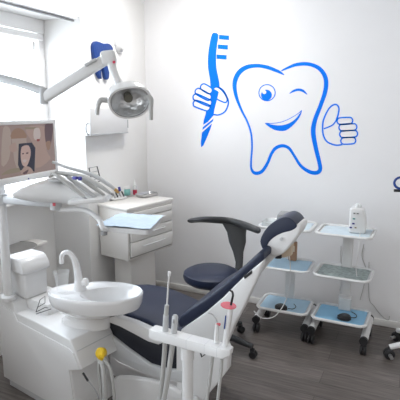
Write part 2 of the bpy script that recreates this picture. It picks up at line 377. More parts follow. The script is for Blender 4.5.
def rrect(w,h,r,z,n=5):
    P=[]
    for sx,sy,s0 in ((1,1,0),(-1,1,PI/2),(-1,-1,PI),(1,-1,3*PI/2)):
        for k in range(n):
            a=s0+PI/2*k/(n-1); P.append(V((sx*(w/2-r)+r*math.cos(a),sy*(h/2-r)+r*math.sin(a),z)))
    return P
b.rings([rrect(.17,.10,.02,0),rrect(.20,.13,.03,.025),rrect(.196,.126,.03,.025),rrect(.168,.098,.02,.003)],'silver'); link('pan',b,t,False)
for k in range(4):
    b=B(); b.tube([(-.07,-.035+.022*k,.009),(.0,-.03+.02*k,.012),(.085,-.038+.02*k,.028)],.003,'mid',n=6,sm=3); link('instrument',b,t,False)
q=on(118,199); t=thing('instrument_rack','low white rack holding small dark instruments beside the teal jar','rack',q,math.radians(75))
b=B(); b.box((0,0,.009),(.15,.07,.018),'white2',bev=.004); link('rack_body',b,t,False)
for k in range(4):
    b=B(); b.tube([(-.05+.033*k,-.02,.02),(-.048+.033*k,.0,.045),(-.03+.033*k,.03,.05)],.006,['mid','black','mid','black'][k],n=8,sm=3); link('instrument',b,t,False)
# ------------------------------------------------------------- counter with sink at the left wall
t=thing('sink_counter','pale countertop with a round metal basin below the window, partly hidden by the waste container','sink counter',(-2.6,2.4,0))
tip=atX(47.5,240.5,-2.50); zc=.72
P=[atZ(47.5,240.5,zc),atZ(28,248.5,zc),atZ(-25,257,zc),atZ(-25,240,zc)]
tip=atZ(47.5,240.5,zc); y1=tip.y; x1=tip.x
b=B(); 
xa=XR+.002
b.prism([(xa,zc-.025),(x1,zc-.025),(x1,zc),(xa,zc)],.8,'cabin',Mx=Matrix.Translation((0,y1-.8,0)),bev=.006); link('worktop',b,t)
b=B(); b.lathe([(.10,-.02),(.14,0),(.152,.006),(.156,.002)],'sinkm',Mx=Matrix.Translation(((xa+x1)/2,y1-.25,zc+.001)),cap=True,n=32); link('basin',b,t)
b=B(); b.box(((xa+x1)/2-.01,y1-.40,(zc-.027)/2),(x1-xa-.03,.74,zc-.027),'wall_side',bev=.004); cb=link('base_cabinet',b,t)
# ------------------------------------------------------------- operator stool
sc=V((-1.305,2.995,0)); bc=V((-1.27,2.92,0))
t=thing('operator_stool','navy round-seated operator stool with a dark curved armrest behind the dental chair','stool',bc)
b=B(); b.lathe([(.0,.465),(.13,.466),(.17,.474),(.198,.495),(.207,.52),(.202,.545),(.17,.563),(.09,.569),(0,.57)],'navy',Mx=Matrix.Translation(sc),n=40); link('seat',b,t)
b=B(); b.lathe([(.0,.450),(.12,.453),(.13,.468)],'black',Mx=Matrix.Translation(sc),n=24); b.tube([bc+V((0,0,.12)),sc+V((0.03,0,.3)),sc+V((0,0,.47))],.026,'black',n=14,sm=3); b.tube([bc+V((0,0,.08)),bc+V((0,0,.26))],.036,'black',n=16,sm=0); link('gas_column',b,t)
P=[atD(188.5,221,3.18),atD(200,219.6,3.40),atD(214,219.8,3.54),atD(228,221,3.58),atD(241,224,3.50),atD(252,228,3.30),atD(259.5,231,3.14)]
Pc=catmull(P,6); b=B(); rs=[]
for i,p in enumerate(Pc):
    a=Pc[max(i-1,0)]; c_=Pc[min(i+1,len(Pc)-1)]; d=(c_-a); d.z=0; d.normalize(); nn=V((-d.y,d.x,0)); u=i/(len(Pc)-1)
    e=min(1,min(u,1-u)*14+.45); h=(.016+.009*math.sin(PI*u)+.008*u)*e; w_=.02*e
    rs.append([p+nn*w_*math.cos(q)+V((0,0,h*math.sin(q))) for q in [2*PI*k/12 for k in range(12)]])
b.rings(rs,'charc'); link('armrest',b,t)
b=B(); st=[((222,223),(247,227),3.56),((227,232),(246,234),3.54),((229,242),(246,242),3.52),((233,252),(243.5,252),3.50),((235.5,262),(243.0,262),3.48),((235,273),(242,273),3.45),((222,292),(232,293),3.38)]
rs=[]
for l,r_,d in st:
    a=atD(*l,d); c_=atD(*r_,d-.02); mid=(a+c_)/2; hx=(c_-a)/2; nn=V((-hx.y,hx.x,0)).normalized()*.014
    rs.append([mid+hx*math.cos(q)+nn*math.sin(q) for q in [2*PI*k/16 for k in range(16)]])
b.rings(rs,'charc'); link('back_stem',b,t)
for k in range(5):
    a=math.radians(-3+72*k); d=V((math.cos(a),math.sin(a),0)); e=bc+d*.32
    b=B(); b.tube([bc+V((0,0,.12)),bc+d*.13+V((0,0,.118)),e+V((0,0,.085))],[.032,.026,.019],'charc',n=10,sm=4); lg=link('leg',b,t)
    b=B(); nn=V((-d.y,d.x,0)); rot=Matrix.Rotation(math.atan2(nn.y,nn.x),4,'Z')@Matrix.Rotation(PI/2,4,'Y')
    for s_ in (-1,1):
        b.lathe([(.0,-.009),(.022,-.009),(.027,-.005),(.027,.005),(.022,.009),(0,.009)],'black',Mx=Matrix.Translation(e+d*.008+nn*s_*.014+V((0,0,.0275)))@rot,n=18)
    b.box(e+V((0,0,.055)),(.03,.03,.035),'black',rot=Euler((0,0,a)),bev=.008); link('caster',b,lg)
# ------------------------------------------------------------- trolleys
def caster(parent,p,d=V((0,-1,0)),r=.03):
    b=B(); nn=V((-d.y,d.x,0)); rot=Matrix.Rotation(math.atan2(nn.y,nn.x),4,'Z')@Matrix.Rotation(PI/2,4,'Y')
    for s_ in (-1,1):
        b.lathe([(.0,-.009),(r-.005,-.009),(r,-.005),(r,.005),(r-.005,.009),(0,.009)],'black',Mx=Matrix.Translation(V((p[0],p[1],r))+nn*s_*.013)@rot,n=20)
    b.box((p[0],p[1],r*1.6),(.026,.03,.04),'black',bev=.006); b.tube([(p[0],p[1],r*1.6),(p[0],p[1],p[2])],.008,'black',sm=0)
    return link('caster',b,parent,False)
def trolley(loc,rz,label,w,zs,col_y=.12):
    t=thing('equipment_trolley',label,'trolley',loc,rz,'three-tier white trolleys')
    dp=.32
    for i,z in enumerate(zs):
        b=B(); yo=-.02*0
        b.rings([rrect(w-.02,dp-.02,.05,z-.004,6),rrect(w-.02,dp-.02,.05,z+.002,6)],'white2')
        sh=link('shelf',b,t,False)
        b=B(); b.tube([p+V((0,0,.006)) for p in rrect(w-.014,dp-.014,.055,z,5)],.011,'white2',n=8,sm=2,closed=True); link('rim',b,sh,False)
    b=B(); b.box((.0,col_y+.02,(zs[-1]+.1)/2+.02),(.075,.03,zs[-1]-.10),'white2',bev=.006); link('column',b,t,False)
    for s_ in (-1,1):
        x=s_*(w/2-.012)
        b=B(); b.tube([(x,.20,.125),(x,-.15,.108)],.028,'white2',n=16,sm=0); b.tube([(x,-.145,.1078),(x,-.17,.107)],.030,'black',n=16,sm=0); b.tube([(x,.195,.125),(x,.215,.126)],.030,'black',n=16,sm=0)
        rl=link('base_rail',b,t,False)
        caster(rl,(x,-.145,.10),r=.036); caster(rl,(x,.165,.10),r=.036)
    b=B(); b.tube([(-w/2,.12,.125),(w/2,.12,.125)],.012,'white2',sm=0); link('cross_bar',b,t,False)
    return t
ZS=(.20,.53,.84)
TB=trolley((-.435,3.43,0),math.radians(-1),'white three-tier trolley below the raised thumb, carrying a white socket tower',.395,ZS)
TA=trolley((-.865,3.445,0),math.radians(1),'white three-tier trolley partly hidden behind the headrest of the dental chair',.40,ZS)
def liner(T,z,w,d,m,label,off=(0,0)):
    Mx=loc2w(T); b=B(); n=9; tt=bmesh.new(); g=[[None]*n for _ in range(n)]
    for i in range(n):
        for j in range(n):
            x=(i/(n-1)-.5)*w; y=(j/(n-1)-.5)*d
            g[i][j]=tt.verts.new((x+off[0],y+off[1],z+.004+random.random()*.003))
    for i in range(n-1):
        for j in range(n-1): tt.faces.new((g[i][j],g[i+1][j],g[i+1][j+1],g[i][j+1]))
    r=bmesh.ops.extrude_face_region(tt,geom=list(tt.faces))
    for v in [q for q in r['geom'] if isinstance(q,bmesh.types.BMVert)]: v.co.z=z+.0025
    b.merge(tt,Mx,m)
    return solo('paper_liner',b,Mx@V((0,0,z+.003)),label,'tray liner','paper and film liners on the trolley shelves')
liner(TB,.20,.345,.27,'paperb','bright blue paper liner on the bottom shelf of the trolley with the socket tower')
liner(TB,.53,.345,.27,'film','crinkled grey-green film liner on the middle shelf of the trolley with the socket tower')
liner(TB,.84,.335,.265,'paperlt','pale patchy blue liner on the top shelf, under the white socket tower')
liner(TA,.20,.345,.27,'papera','blue paper liner on the bottom shelf of the trolley behind the headrest')
liner(TA,.53,.345,.27,'papera','blue paper liner on the middle shelf of the trolley behind the headrest')
liner(TA,.84,.345,.265,'paperlt','light blue liner on the top shelf of the trolley behind the headrest')
def pedal(q,rz,label):
    t=thing('foot_pedal',label,'foot pedal',q,rz,'black foot pedals')
    b=B(); b.lathe([(.040,0),(.043,.004),(.042,.022),(.034,.03)],'black',n=24,sx=1.15,sy=.85); link('pedal_base',b,t,False)
    b=B(); b.lathe([(.030,.029),(.032,.034),(.025,.04),(0,.042)],'charc',n=24,sx=1.15,sy=.8,Mx=Matrix.Translation((.004,-.004,0))@Matrix.Rotation(.06,4,'X')); link('pedal_cap',b,t,False)
    b=B(); b.tube([(.05,.01,.012),(.085,.03,.008),(.09,.08,.008),(.06,.12,.01)],.003,'black',n=6); link('cord',b,t,False)
pedal(atZ(344,319,.210),.2,'black foot pedal on the bottom shelf under the socket tower')
pedal(atZ(281,309,.210),-.1,'black foot pedal on the bottom shelf of the trolley behind the headrest')
# socket tower
q=V((-.365,3.45,.848)); t=thing('socket_tower','white upright tower with small ports on the trolley top shelf','power strip tower',q,math.radians(3))
b=B(); b.prism([(-.052,0),(.062,0),(.064,.06),(.057,.12),(.040,.168),(.022,.178),(-.040,.178),(-.051,.168)],.12,'white',Mx=Matrix.Translation((0,-.06,0)),bev=.012,seg=3); link('body',b,t,False)
b=B(); b.lathe([(.022,.175),(.024,.19),(.02,.2),(.008,.205),(0,.206)],'frost',Mx=Matrix.Translation((.0,0,0))); link('top_knob',b,t,False)
for x,z_,mm in ((-.012,.145,'grey'),(.012,.145,'grey'),(-.012,.105,'teal'),(-.014,.07,'purp'),(-.03,.04,'purp'),(.002,.042,'beige')):
    b=B(); b.box((x-.008,-.061,z_),(.017,.004,.011),mm,bev=.001); b.box((x-.008,-.0635,z_),(.009,.003,.005),'black',bev=0); link('port',b,t,False)
b=B(); b.tube([(.02,-.055,.012),(.03,-.10,.01),(.03,-.165,.01),(.03,-.185,-.06),(.02,-.18,-.2),(.03,-.17,-.28)],.003,'white2',n=6); link('power_cord',b,t,False)
# grey device on trolley A
q=V((-.885,3.47,.848)); t=thing('benchtop_device','grey boxy device on the trolley behind the headrest','device',q,math.radians(4))
b=B(); b.prism([(-.07,0),(.07,0),(.07,.055),(.03,.085),(-.06,.085)],.14,'mid',Mx=Matrix.Translation((0,-.07,0)),bev=.008); link('body',b,t,False)
b=B(); b.box((-.01,-.072,.04),(.09,.006,.04),'film',bev=.002); link('front_panel',b,t,False)
q=V((-1.0,3.40,.846)); b=B(); b.rings([[p+q for p in rrect(.08,.14,.02,0)],[p+q for p in rrect(.09,.15,.02,.03)],[p+q for p in rrect(.086,.146,.02,.03)],[p+q for p in rrect(.076,.136,.02,.004)]],'frost')
solo('plastic_dish',b,q,'small cloudy plastic dish left of the grey device on the trolley','dish')
q=V((-.845,3.55,.538)); b=B(); b.box(q+V((0,0,.075)),(.06,.04,.15),'brown',bev=.004); b.box(q+V((0,-.0215,.1)),(.04,.003,.05),'beige',bev=.001)
solo('brown_box',b,q,'narrow brown box standing on the middle shelf behind the headrest','box')
b=B(); b.tube([atD(288,247,3.0),atD(290,262,3.05),atD(290,280,3.1),atD(286,300,3.2),atD(275,316,3.2),atD(262,318,3.2),atD(254,311,3.25)],.0035,'white2',n=6)
solo('cable',b,atD(275,316,3.2),'white cable hanging below the headrest past the trolley shelves','cable')
b=B()
b.tube([atY(364,244,3.824),atY(362,256,3.824),atY(366,270,3.824),atY(364,285,3.824),atY(360,300,3.824)],.003,'hose',n=6)
solo('cable',b,atY(360,300,3.824),'thin grey cord hanging down the wall right of the trolley column','cable')
b=B(); b.tube([atY(369,262,3.824),atY(369,297,3.824),atY(374,306,3.824),atY(381,315,3.824),atY(388,320,3.824),atY(389.5,316,3.824)],.003,'hose',n=6)
solo('cable',b,atY(381,315,3.824),'thin grey cord curling along the wall above the right baseboard','cable')
b=B(); b.tube([atY(341,246,3.824),atY(341,262,3.824),atY(345,275,3.824),atY(340,290,3.824),atY(347,303,3.824)],.003,'hose',n=6)
solo('cable',b,atY(347,303,3.824),'thin grey cord hanging down the wall left of the trolley column','cable')
q=V((-.425,3.53,.208)); b=B(); b.box(q+V((0,0,.0475)),(.09,.05,.095),'frost',bev=.008); b.box(q+V((0,0,.10)),(.096,.056,.012),'white2',bev=.004)
solo('storage_box',b,q,'cloudy white plastic box at the back of the bottom shelf','box')
# third wheeled stand, mostly outside the frame on the right
t=thing('wheeled_stand','white wheeled stand at the right edge with black casters and a blue ringed arm','stand',(.22,3.40,0))
b=B(); b.tube([(.22,3.40,.1),(.22,3.40,1.22)],.022,'white2',sm=0); b.lathe([(.05,.09),(.05,.13),(.03,.16)],'white2',Mx=Matrix.Translation((.22,3.40,0))); link('column',b,t)
for ex,ey in ((-.082,3.30),(-.045,3.60),(.22,3.10),(.5,3.3),(.42,3.66)):
    b=B(); e=V((ex,ey,.0)); c_=V((.22,3.40,0)); d=(e-c_).normalized()
    b.tube([c_+V((0,0,.11)),c_.lerp(e,.6)+V((0,0,.115)),e+V((0,0,.085))],[.024,.022,.019],'white2',n=12,sm=4); lg=link('leg',b,t)
    b=B(); nn=V((-d.y,d.x,0)); rot=Matrix.Rotation(math.atan2(nn.y,nn.x),4,'Z')@Matrix.Rotation(PI/2,4,'Y')
    for s_ in (-1,1): b.lathe([(.0,-.01),(.03,-.01),(.036,-.005),(.036,.005),(.03,.01),(0,.01)],'black',Mx=Matrix.Translation(e+nn*s_*.015+V((0,0,.036)))@rot,n=20)
    b.lathe([(.012,0),(.012,.04)],'silver',Mx=Matrix.Translation(e+nn*.026+V((0,0,.036)))@rot); b.box(e+V((0,0,.065)),(.03,.03,.04),'black',bev=.008); link('caster',b,lg)
b=B(); b.tube([(.22,3.40,1.2),(.05,3.30,1.195),tuple(atD(394,190.5,3))],[.012,.012,.009],'black',sm=0); link('arm',b,t)
b=B(); qq=atD(401,183,3); b.tube([qq+V((.04*math.cos(a),.012*math.sin(a),.035*math.sin(a))) for a in [2*PI*k/12 for k in range(12)]],.008,'dkblue',n=8,sm=2,closed=True); b.box(qq+V((.02,0,-.045)),(.03,.03,.04),'black'); link('ring',b,t)
# ------------------------------------------------------------- dental chair (aligned with X, near side at Y=NY)
NY=2.06
t=thing('dental_chair','navy upholstered dental chair with white shells, reclined with its headrest to the right','dental chair',(-1.25,2.3,0))
def yz(pts,Y): return [(q.x,q.z) for q in (atY(x,y,Y) for x,y in pts)]
def hd_(P): return [(x-max(0,min(1,(x-262)/40))*6.5,y+max(0,min(1,(x-262)/40))*6.5) for x,y in P]
def slab(pts,Y,d,m,bev=.006,sm=0,seg=2,off=0,ang=50,world=None):
    b=B(); P=world if world else yz(pts,Y); b.prism(P,d,m,Mx=Matrix.Translation((0,Y+off,0)),bev=bev,seg=seg,sm=sm,ang=ang); return b
b=slab(None,2.12,.46,'navy',bev=.03,seg=3,world=[(-1.06,.50),(-1.2,.508),(-1.33,.54),(-1.46,.562),(-1.58,.558),(-1.69,.538),(-1.78,.50),(-1.83,.455),(-1.84,.42),(-1.7,.43),(-1.5,.44),(-1.3,.41),(-1.1,.40)]); link('seat_cushion',b,t)
b=slab([(107,315),(110,315.5),(118,317.5),(135,323),(150,330),(163,337.5),(163,343),(158,345),(148,342),(135,335),(120,327),(107,322)],2.03,.045,'white2',bev=.008,seg=3,ang=60); link('side_trim',b,t)
b=slab([(109,319.5),(112,321),(120,326),(140,337),(160,344),(176,347),(178,372),(165,370.5),(150,366),(130,352),(112,338),(109,334)],2.06,.46,'navyd',bev=.01); link('seat_base',b,t)
b=slab([(109,334),(112,337),(130,351),(150,365),(165,369.5),(182,371),(184,384),(160,379),(142,373),(118,362),(109,354)],2.04,.44,'grey',bev=.01,seg=3); tag(link('lower_shell',b,t),'light grey curved shell below the dark seat base',None)
b=slab([(110,354),(118,361),(142,372),(160,377),(182,382),(182,388),(150,384),(118,378),(110,374)],2.05,.34,'silver',bev=.008); tag(link('metal_bracket',b,t),'shiny metal lift bracket',None)
b=slab([(112,379),(118,376.5),(130,377),(150,380),(170,386),(182,393),(184,402),(184,435),(178,449),(118,449),(112,440)],2.03,.30,'white',bev=.02,seg=3,sm=0); link('base_cover',b,t)
b=slab(None,2.0,.55,'white2',bev=.01,world=[(-1.48,0.0),(-1.08,0),(-1.07,.02),(-1.1,.035),(-1.46,.035),(-1.49,.02)]); link('floor_plate',b,t)
# backrest
b=slab([(180,329),(177,322),(180,316.5),(190,308.5),(205,299),(222,285.5),(238,271.5),(252,258.5),(259,252),(264,253),(263.5,260),(246,274.5),(222,298.5),(205,313),(190,323.5)],2.06,.50,'navy',bev=.014,seg=3,ang=60); link('backrest_cushion',b,t)
b=slab([(181,330),(190,323.5),(205,313),(222,298.5),(246,274.5),(263,260.5),(262,266),(258,277),(251,292),(243,309),(236,322),(226,345),(228.5,352),(228,370),(219,382),(206,397),(200,408),(176,408),(176,345)],2.045,.055,'white',bev=.012,seg=3,ang=50); link('backrest_shell',b,t)
b=slab([(186,326),(205,313.5),(222,299),(246,275),(262,261.5),(261,267),(247,281),(223,305),(205,319),(188,332)],2.16,.38,'white',bev=.006); link('backrest_rear_panel',b,t)
b=slab([(256,262),(264,256),(272,250),(278,255),(268,264),(258,276)],2.2,.08,'white2',bev=.006); link('headrest_arm',b,t)
b=slab([(243.5,276.5),(251.5,270.5),(252,273.5),(244.5,279.5)],2.041,.02,'black',bev=.002); link('shell_slot',b,t)
b=slab([(274,254),(281,254),(281,259),(275,259)],2.26,.05,'black',bev=.004); b.prism(yz([(280,250),(292,244),(291,256),(282,258)],2.26),.04,'beige',Mx=Matrix.Translation((0,2.26,0)),bev=.004); link('headrest_joint',b,t)
hr=B(); hr.prism(yz(hd_([(263,249.5),(260,241.5),(264.5,231),(273.5,221.5),(287,213.5),(295.5,213),(301.5,216.5),(303,220.5),(297,225),(286.5,229),(277,234.5),(270,241),(266,249)]),2.18),.17,'navy',Mx=Matrix.Translation((0,2.18,0)),bev=.018,seg=4,sm=3,ang=60); link('headrest_cushion',hr,t)
b=B(); b.prism(yz(hd_([(263.5,249),(268.5,239),(276,232),(286.5,226.5),(297,222.5),(304,218),(307,221.5),(305,228),(299,236),(290,247),(282,253),(275,254.5),(267,252)]),2.18),.155,'white',Mx=Matrix.Translation((0,2.185,0)),bev=.018,seg=4,sm=3,ang=60); hs=link('headrest_shell',b,t)
q=atY(281.5,239,2.183); b=B(); b.lathe([(.0085,0),(.0085,.006)],'grey',Mx=Matrix.Translation(q)@Matrix.Rotation(PI/2,4,'X')); link('emblem',b,hs)
# ------------------------------------------------------------- dental unit
U0=(-2.262,1.930,0); t=thing('dental_unit','white dental unit body with sloping top in the lower left','dental unit',U0,RZ)
UF,UM=frame(U0,RZ)
WD=.27
b=B()
b.prism([(0,.05),(.70,.05),(.665,.325),(.755,.36),(.712,.455),(.675,.507),(.36,.53),(.18,.53),(.16,.585),(.12,.60),(0,.60)],WD,'white',bev=.008,seg=3); link('body',b,t,False)
b=B(); b.prism([(.006,.06),(.692,.06),(.658,.33),(.742,.362),(.703,.443),(.665,.457),(.20,.485),(.165,.535),(.006,.55)],.008,'white',Mx=Matrix.Translation((0,-.006,0)),bev=.003); link('side_panel',b,t,False)
b=B(); b.box((.33,WD/2,.0255),(.60,WD-.03,.05),'grey',bev=.004); link('plinth',b,t,False)
b=B(); b.box((.19,.185,.56),(.36,.20,.075),'white',bev=.012); link('rear_block',b,t,False)
b=B(); b.box((.716,.135,.452),(.004,.25,.003),'grey',rot=Euler((0,.5,0)),bev=0); link('seam',b,t,False)
# basin (thing: washed out with its faucet)
bc_=V((-1.515,1.935,.745)); br_=math.radians(20.6)
t=thing('cuspidor','glossy white porcelain cuspidor bowl with gooseneck faucet','spittoon',(bc_.x-.09,bc_.y,.53),br_)
BM=Matrix.Translation(bc_)@Matrix.Rotation(br_,4,'Z')
def ov(s,z,cx=0,n=48,sy=1,yo=0):
    P=[]
    for k in range(n):
        a=2*PI*k/n; x=.262*math.cos(a)-.008; y=.150*math.sin(a)*(1+.12*math.cos(a))*sy
        P.append(BM@V((x*s+cx,y*s+yo,z)))
    return P
b=B()
b.rings([ov(.5,-.175,-.07,sy=.9,yo=.085),ov(.62,-.145,-.05,yo=.06),ov(.80,-.105,-.015,yo=.02),ov(.92,-.078),ov(.97,-.05),ov(.985,-.02),ov(.99,-.004),ov(.965,.003),ov(.94,-.002),ov(.62,-.014,.075,sy=1.15),ov(.56,-.03,.078,sy=1.15),ov(.47,-.06,.08,sy=1.1),ov(.3,-.085,.08),ov(.1,-.092,.08)],'porc'); link('bowl',b,t)
b=B(); b.rings([ov(.53,-.245,-.095,sy=.82,yo=.09),ov(.53,-.205,-.095,sy=.82,yo=.09),ov(.50,-.19,-.085,sy=.85,yo=.09),ov(.50,-.16,-.07,sy=.9,yo=.08)],'porc'); link('pedestal',b,t)
b=B(); f0=BM@V((-.115,.055,0)); 
FP=[f0,f0+V((0,0,.07))]+[V((0,0,0))]*0
b.lathe([(.04,-.012),(.034,.0),(.026,.03),(.022,.05)],'porc',Mx=Matrix.Translation(f0))
fd=(BM.to_3x3()@V((-1,-.15,0))).normalized()
b.tube([f0+V((0,0,.02)),f0+V((0,0,.09))+fd*.005,f0+V((0,0,.16))+fd*.018,f0+V((0,0,.198))+fd*.045,f0+V((0,0,.198))+fd*.072,f0+V((0,0,.178))+fd*.086,f0+V((0,0,.14))+fd*.088],[.024,.021,.016,.014,.0125,.012,.0125],'porc',n=14,sm=5)
b.lathe([(.012,0),(.022,.01),(.024,.03),(.018,.04),(0,.044)],'porc',Mx=Matrix.Translation(f0+V((0,0,.03))-fd*.01)@Matrix.Rotation(math.radians(20),4,'Z')@Matrix.Rotation(PI/2,4,'Y')); link('faucet',b,t)
b=B(); b.lathe([(.02,-.088),(.026,-.086),(.026,-.089)],'chrome',Mx=BM@Matrix.Translation((.08,0,0))); link('drain',b,t)
cp=BM@V((-.182,-.02,.004)); b=B(); b.lathe([(0,.003),(.026,.003),(.0265,.0),(.028,0),(.041,.107),(.043,.109),(.043,.112),(.040,.112),(.0265,.006),(0,.006)],'clear',Mx=Matrix.Translation(cp),n=32,cap=False)
solo('plastic_cup',b,cp,'clear plastic cup standing on the cuspidor beside the faucet','cup')
# waste container on the unit
q=atD(30.5,300,2.74); q.z=.598; Mq=Matrix.Translation(q)@Matrix.Rotation(RZ,4,'Z')
t=thing('suction_container','white box-shaped container with an overhanging domed lid on the dental unit','container',q,RZ)
b=B(); b.box((0,0,.085),(.155,.15,.17),'white',bev=.012,seg=3,taper=(1.04,1.04)); link('body',b,t,False)
b=B(); b.prism([(-.118,.155),(.09,.155),(.092,.175),(.086,.20),(.055,.24),(.03,.248),(-.08,.248),(-.115,.22)],.19,'white',Mx=Matrix.Translation((0,-.095,0)),bev=.012,seg=3); link('lid',b,t,False)
# wire rack
b=B(); 
A=[atD(36,312,2.45),atD(40,300,2.5),atD(45,296,2.52),atD(45,303,2.5),atD(38,307,2.47),atD(36,312,2.45),atD(45,307.5,2.47),atD(48,308,2.5)]
b.tube(A,.0022,'black',n=6,sm=0); b.tube([atD(36,314,2.43),atD(51,309,2.43)],.0022,'black',n=6,sm=0)
solo('wire_holder',b,A[0],'bent black wire holder between the white container and the cuspidor','holder')
# post, monitor, lamp, delivery head
pq=UF(.115,.07,.0); pq=atD(8.5,295,2.65)
t=thing('support_post','tall white support post rising from the dental unit at the left edge','post',(pq.x,pq.y,.58))
b=B(); b.tube([(pq.x,pq.y,.585),(pq.x,pq.y,1.95)],.026,'white2',n=20,sm=0); link('pole',b,t)
b=B(); b.lathe([(.045,0),(.045,.02),(.03,.03)],'white2',Mx=Matrix.Translation((pq.x,pq.y,.595))); link('collar',b,t)
# monitor
TL=atD(57,120,2.88); BL=atD(55,174.5,2.88); ml=(atD(0,153,2.45)-(TL+BL)/2); ml.z=0; mx_=-ml.normalized()   # horizontal axis towards right edge
mw,mh=.54,.335; cR=(TL+BL)/2; cen=cR-mx_*mw/2; rzm=math.atan2(mx_.y,mx_.x)
t=thing('monitor','silver framed monitor on the post at the left edge showing a portrait picture','monitor',cen,rzm)
b=B(); b.box((0,.02,0),(mw,.04,mh),'grey',bev=.008); b.box((0,.05,0),(mw*.6,.03,mh*.6),'grey',bev=.01); link('casing',b,t,False)
b=B()
for cc,ss in (((0,-.002,mh/2-.0105),(mw,.012,.021)),((0,-.002,-mh/2+.018),(mw,.012,.036)),((mw/2-.0105,-.002,0),(.021,.012,mh)),((-mw/2+.0105,-.002,0),(.021,.012,mh))): b.box(cc,ss,'white2',bev=.003)
link('bezel',b,t,False)
# screen content, drawn as flat areas of the lit display
sb=B()
def sp(px,py,lift):   # photo pixel -> point on the screen plane
    n_=V((-mx_.y,mx_.x,0)); d=ray(px,py); c0=cen-n_*(.004+lift); o=V((0,0,H)); tt_=(c0-o).dot(n_)/d.dot(n_); return o+d*tt_
nrm=V((-mx_.y,mx_.x,0))
def sf(pts,m,l,sm=3):
    P=[V((x,y,0)) for x,y in pts]; P=catmull(P,sm,True) if sm else P
    q_=bmesh.new(); q_.faces.new([q_.verts.new(sp(p.x,p.y,l)) for p in P]); sb.merge(q_,None,m)
hw,hh=mw/2-.02,mh/2-.02
Mt=loc2w(t)
q_=bmesh.new(); q_.faces.new([q_.verts.new(Mt@V(p)) for p in ((-hw,-.004,-hh-.0),(hw,-.004,-hh),(hw,-.004,hh),(-hw,-.004,hh))]); sb.merge(q_,None,'s0')
E_=.0004
zm=lambda L_:[(x/6.667,120+y/6.667) for x,y in L_]
sf(zm([(20,60),(60,50),(75,120),(60,260),(10,300)]),'s1',E_); sf(zm([(170,60),(300,45),(310,200),(335,260),(240,320),(230,180)]),'s9',E_*1.5)
sf(zm([(75,125),(80,80),(110,55),(145,60),(172,90),(172,122)]),'s2',E_*2,sm=2)
sf(zm([(78,125),(175,120),(178,160),(235,175),(235,200),(235,330),(120,345),(95,270)]),'s1',E_*2,sm=0)
sf(zm([(165,48),(255,48),(255,60),(165,62)]),'s7',E_*2,sm=0)
sf(zm([(228,60),(262,55),(270,110),(250,135),(225,120)]),'s6',E_*2.2)
sf(zm([(300,30),(352,26),(345,130),(330,180),(305,150)]),'s5',E_*2.5); sf(zm([(305,150),(335,140),(335,185),(318,200)]),'s2',E_*2.7)
sf(zm([(125,158),(212,150),(236,185),(230,345),(190,330),(135,335),(120,300)]),'s3',E_*3,sm=0)
sf(zm([(150,175),(190,170),(205,215),(195,270),(175,310),(150,300),(138,250),(140,200)]),'s4',E_*4)
sf(zm([(140,345),(165,310),(200,315),(220,345),(190,365),(150,368)]),'s9',E_*4); sf(zm([(152,268),(172,262),(178,272),(162,285)]),'s6',E_*5)
sf(zm([(148,222),(160,220),(158,228),(148,229)]),'s5',E_*5); sf(zm([(174,218),(188,215),(188,224),(175,226)]),'s5',E_*5)
sf(zm([(150,355),(190,330),(175,360)]),'s5',E_*5); sf(zm([(245,128),(265,128),(262,140),(248,142)]),'s8',E_*4)
sf(zm([(60,180),(100,150),(112,200),(80,215)]),'s9',E_*3.2); sf(zm([(60,330),(130,320),(130,345),(40,362),(10,365)]),'s7',E_*2.5)
link('screen',sb,t,True)
b=B(); k_=B(); b.lathe([(.004,0),(.004,.003)],'purp',Mx=Matrix.Translation((.0,-.008,-mh/2+.012))@Matrix.Rotation(PI/2,4,'X')); link('power_light',b,t,False)
b=B(); mo=Mt.inverted()@V((pq.x,pq.y,cen.z)); b.beam((0,.055,-.03),(mo.x,mo.y,-.03),.04,.05,'grey'); link('mount_arm',b,t,False)
# operating lamp
lt=atD(-3,77,2.45); j1=atD(43,91,2.40); j2=atD(108,58,2.38); hd=atD(130,102,2.30)
t=thing('operating_lamp','white dental operating lamp on a jointed arm in front of the window and wall','operating lamp',(pq.x,pq.y,1.95))
b=B(); top=V((pq.x,pq.y,1.955)); b.tube([top+V((0,0,-.0)),top+V((0,0,.03)),lt.lerp(top,.3)+V((0,0,.01)),lt,lt.lerp(j1,.5)+V((0,0,.004)),j1],.022,'grey',n=14,sm=5); link('lower_arm',b,t)
b=B(); b.tube([j1+V((0,0,.015)),j1+V((0,0,-.065))],.022,'grey',n=18,sm=0); link('joint',b,t)
b=B(); b.beam(j1+V((0,0,-.035)),j2+V((0,0,0)),.04,.052,'white2',bev=.012,seg=3); ar=link('spring_arm',b,t)
s1=atD(85,67,2.36); s2=atD(97,60.5,2.36); b=B(); b.beam(s1+V((.0,0,.006)),s2+V((0,0,.006)),.03,.014,'grey'); link('arm_slot',b,ar)
b=B(); b.beam(atD(101,59,2.38),atD(116,57,2.38),.05,.07,'white',bev=.016,seg=3); b.box(atD(114,62,2.35),(.012,.012,.012),'red',bev=.003); link('elbow',b,t)
b=B(); b.tube([atD(111,60,2.38),atD(113,70,2.37),atD(117,80,2.36),atD(123,90,2.38)],[.024,.02,.02,.028],'white',n=16); link('neck',b,t)
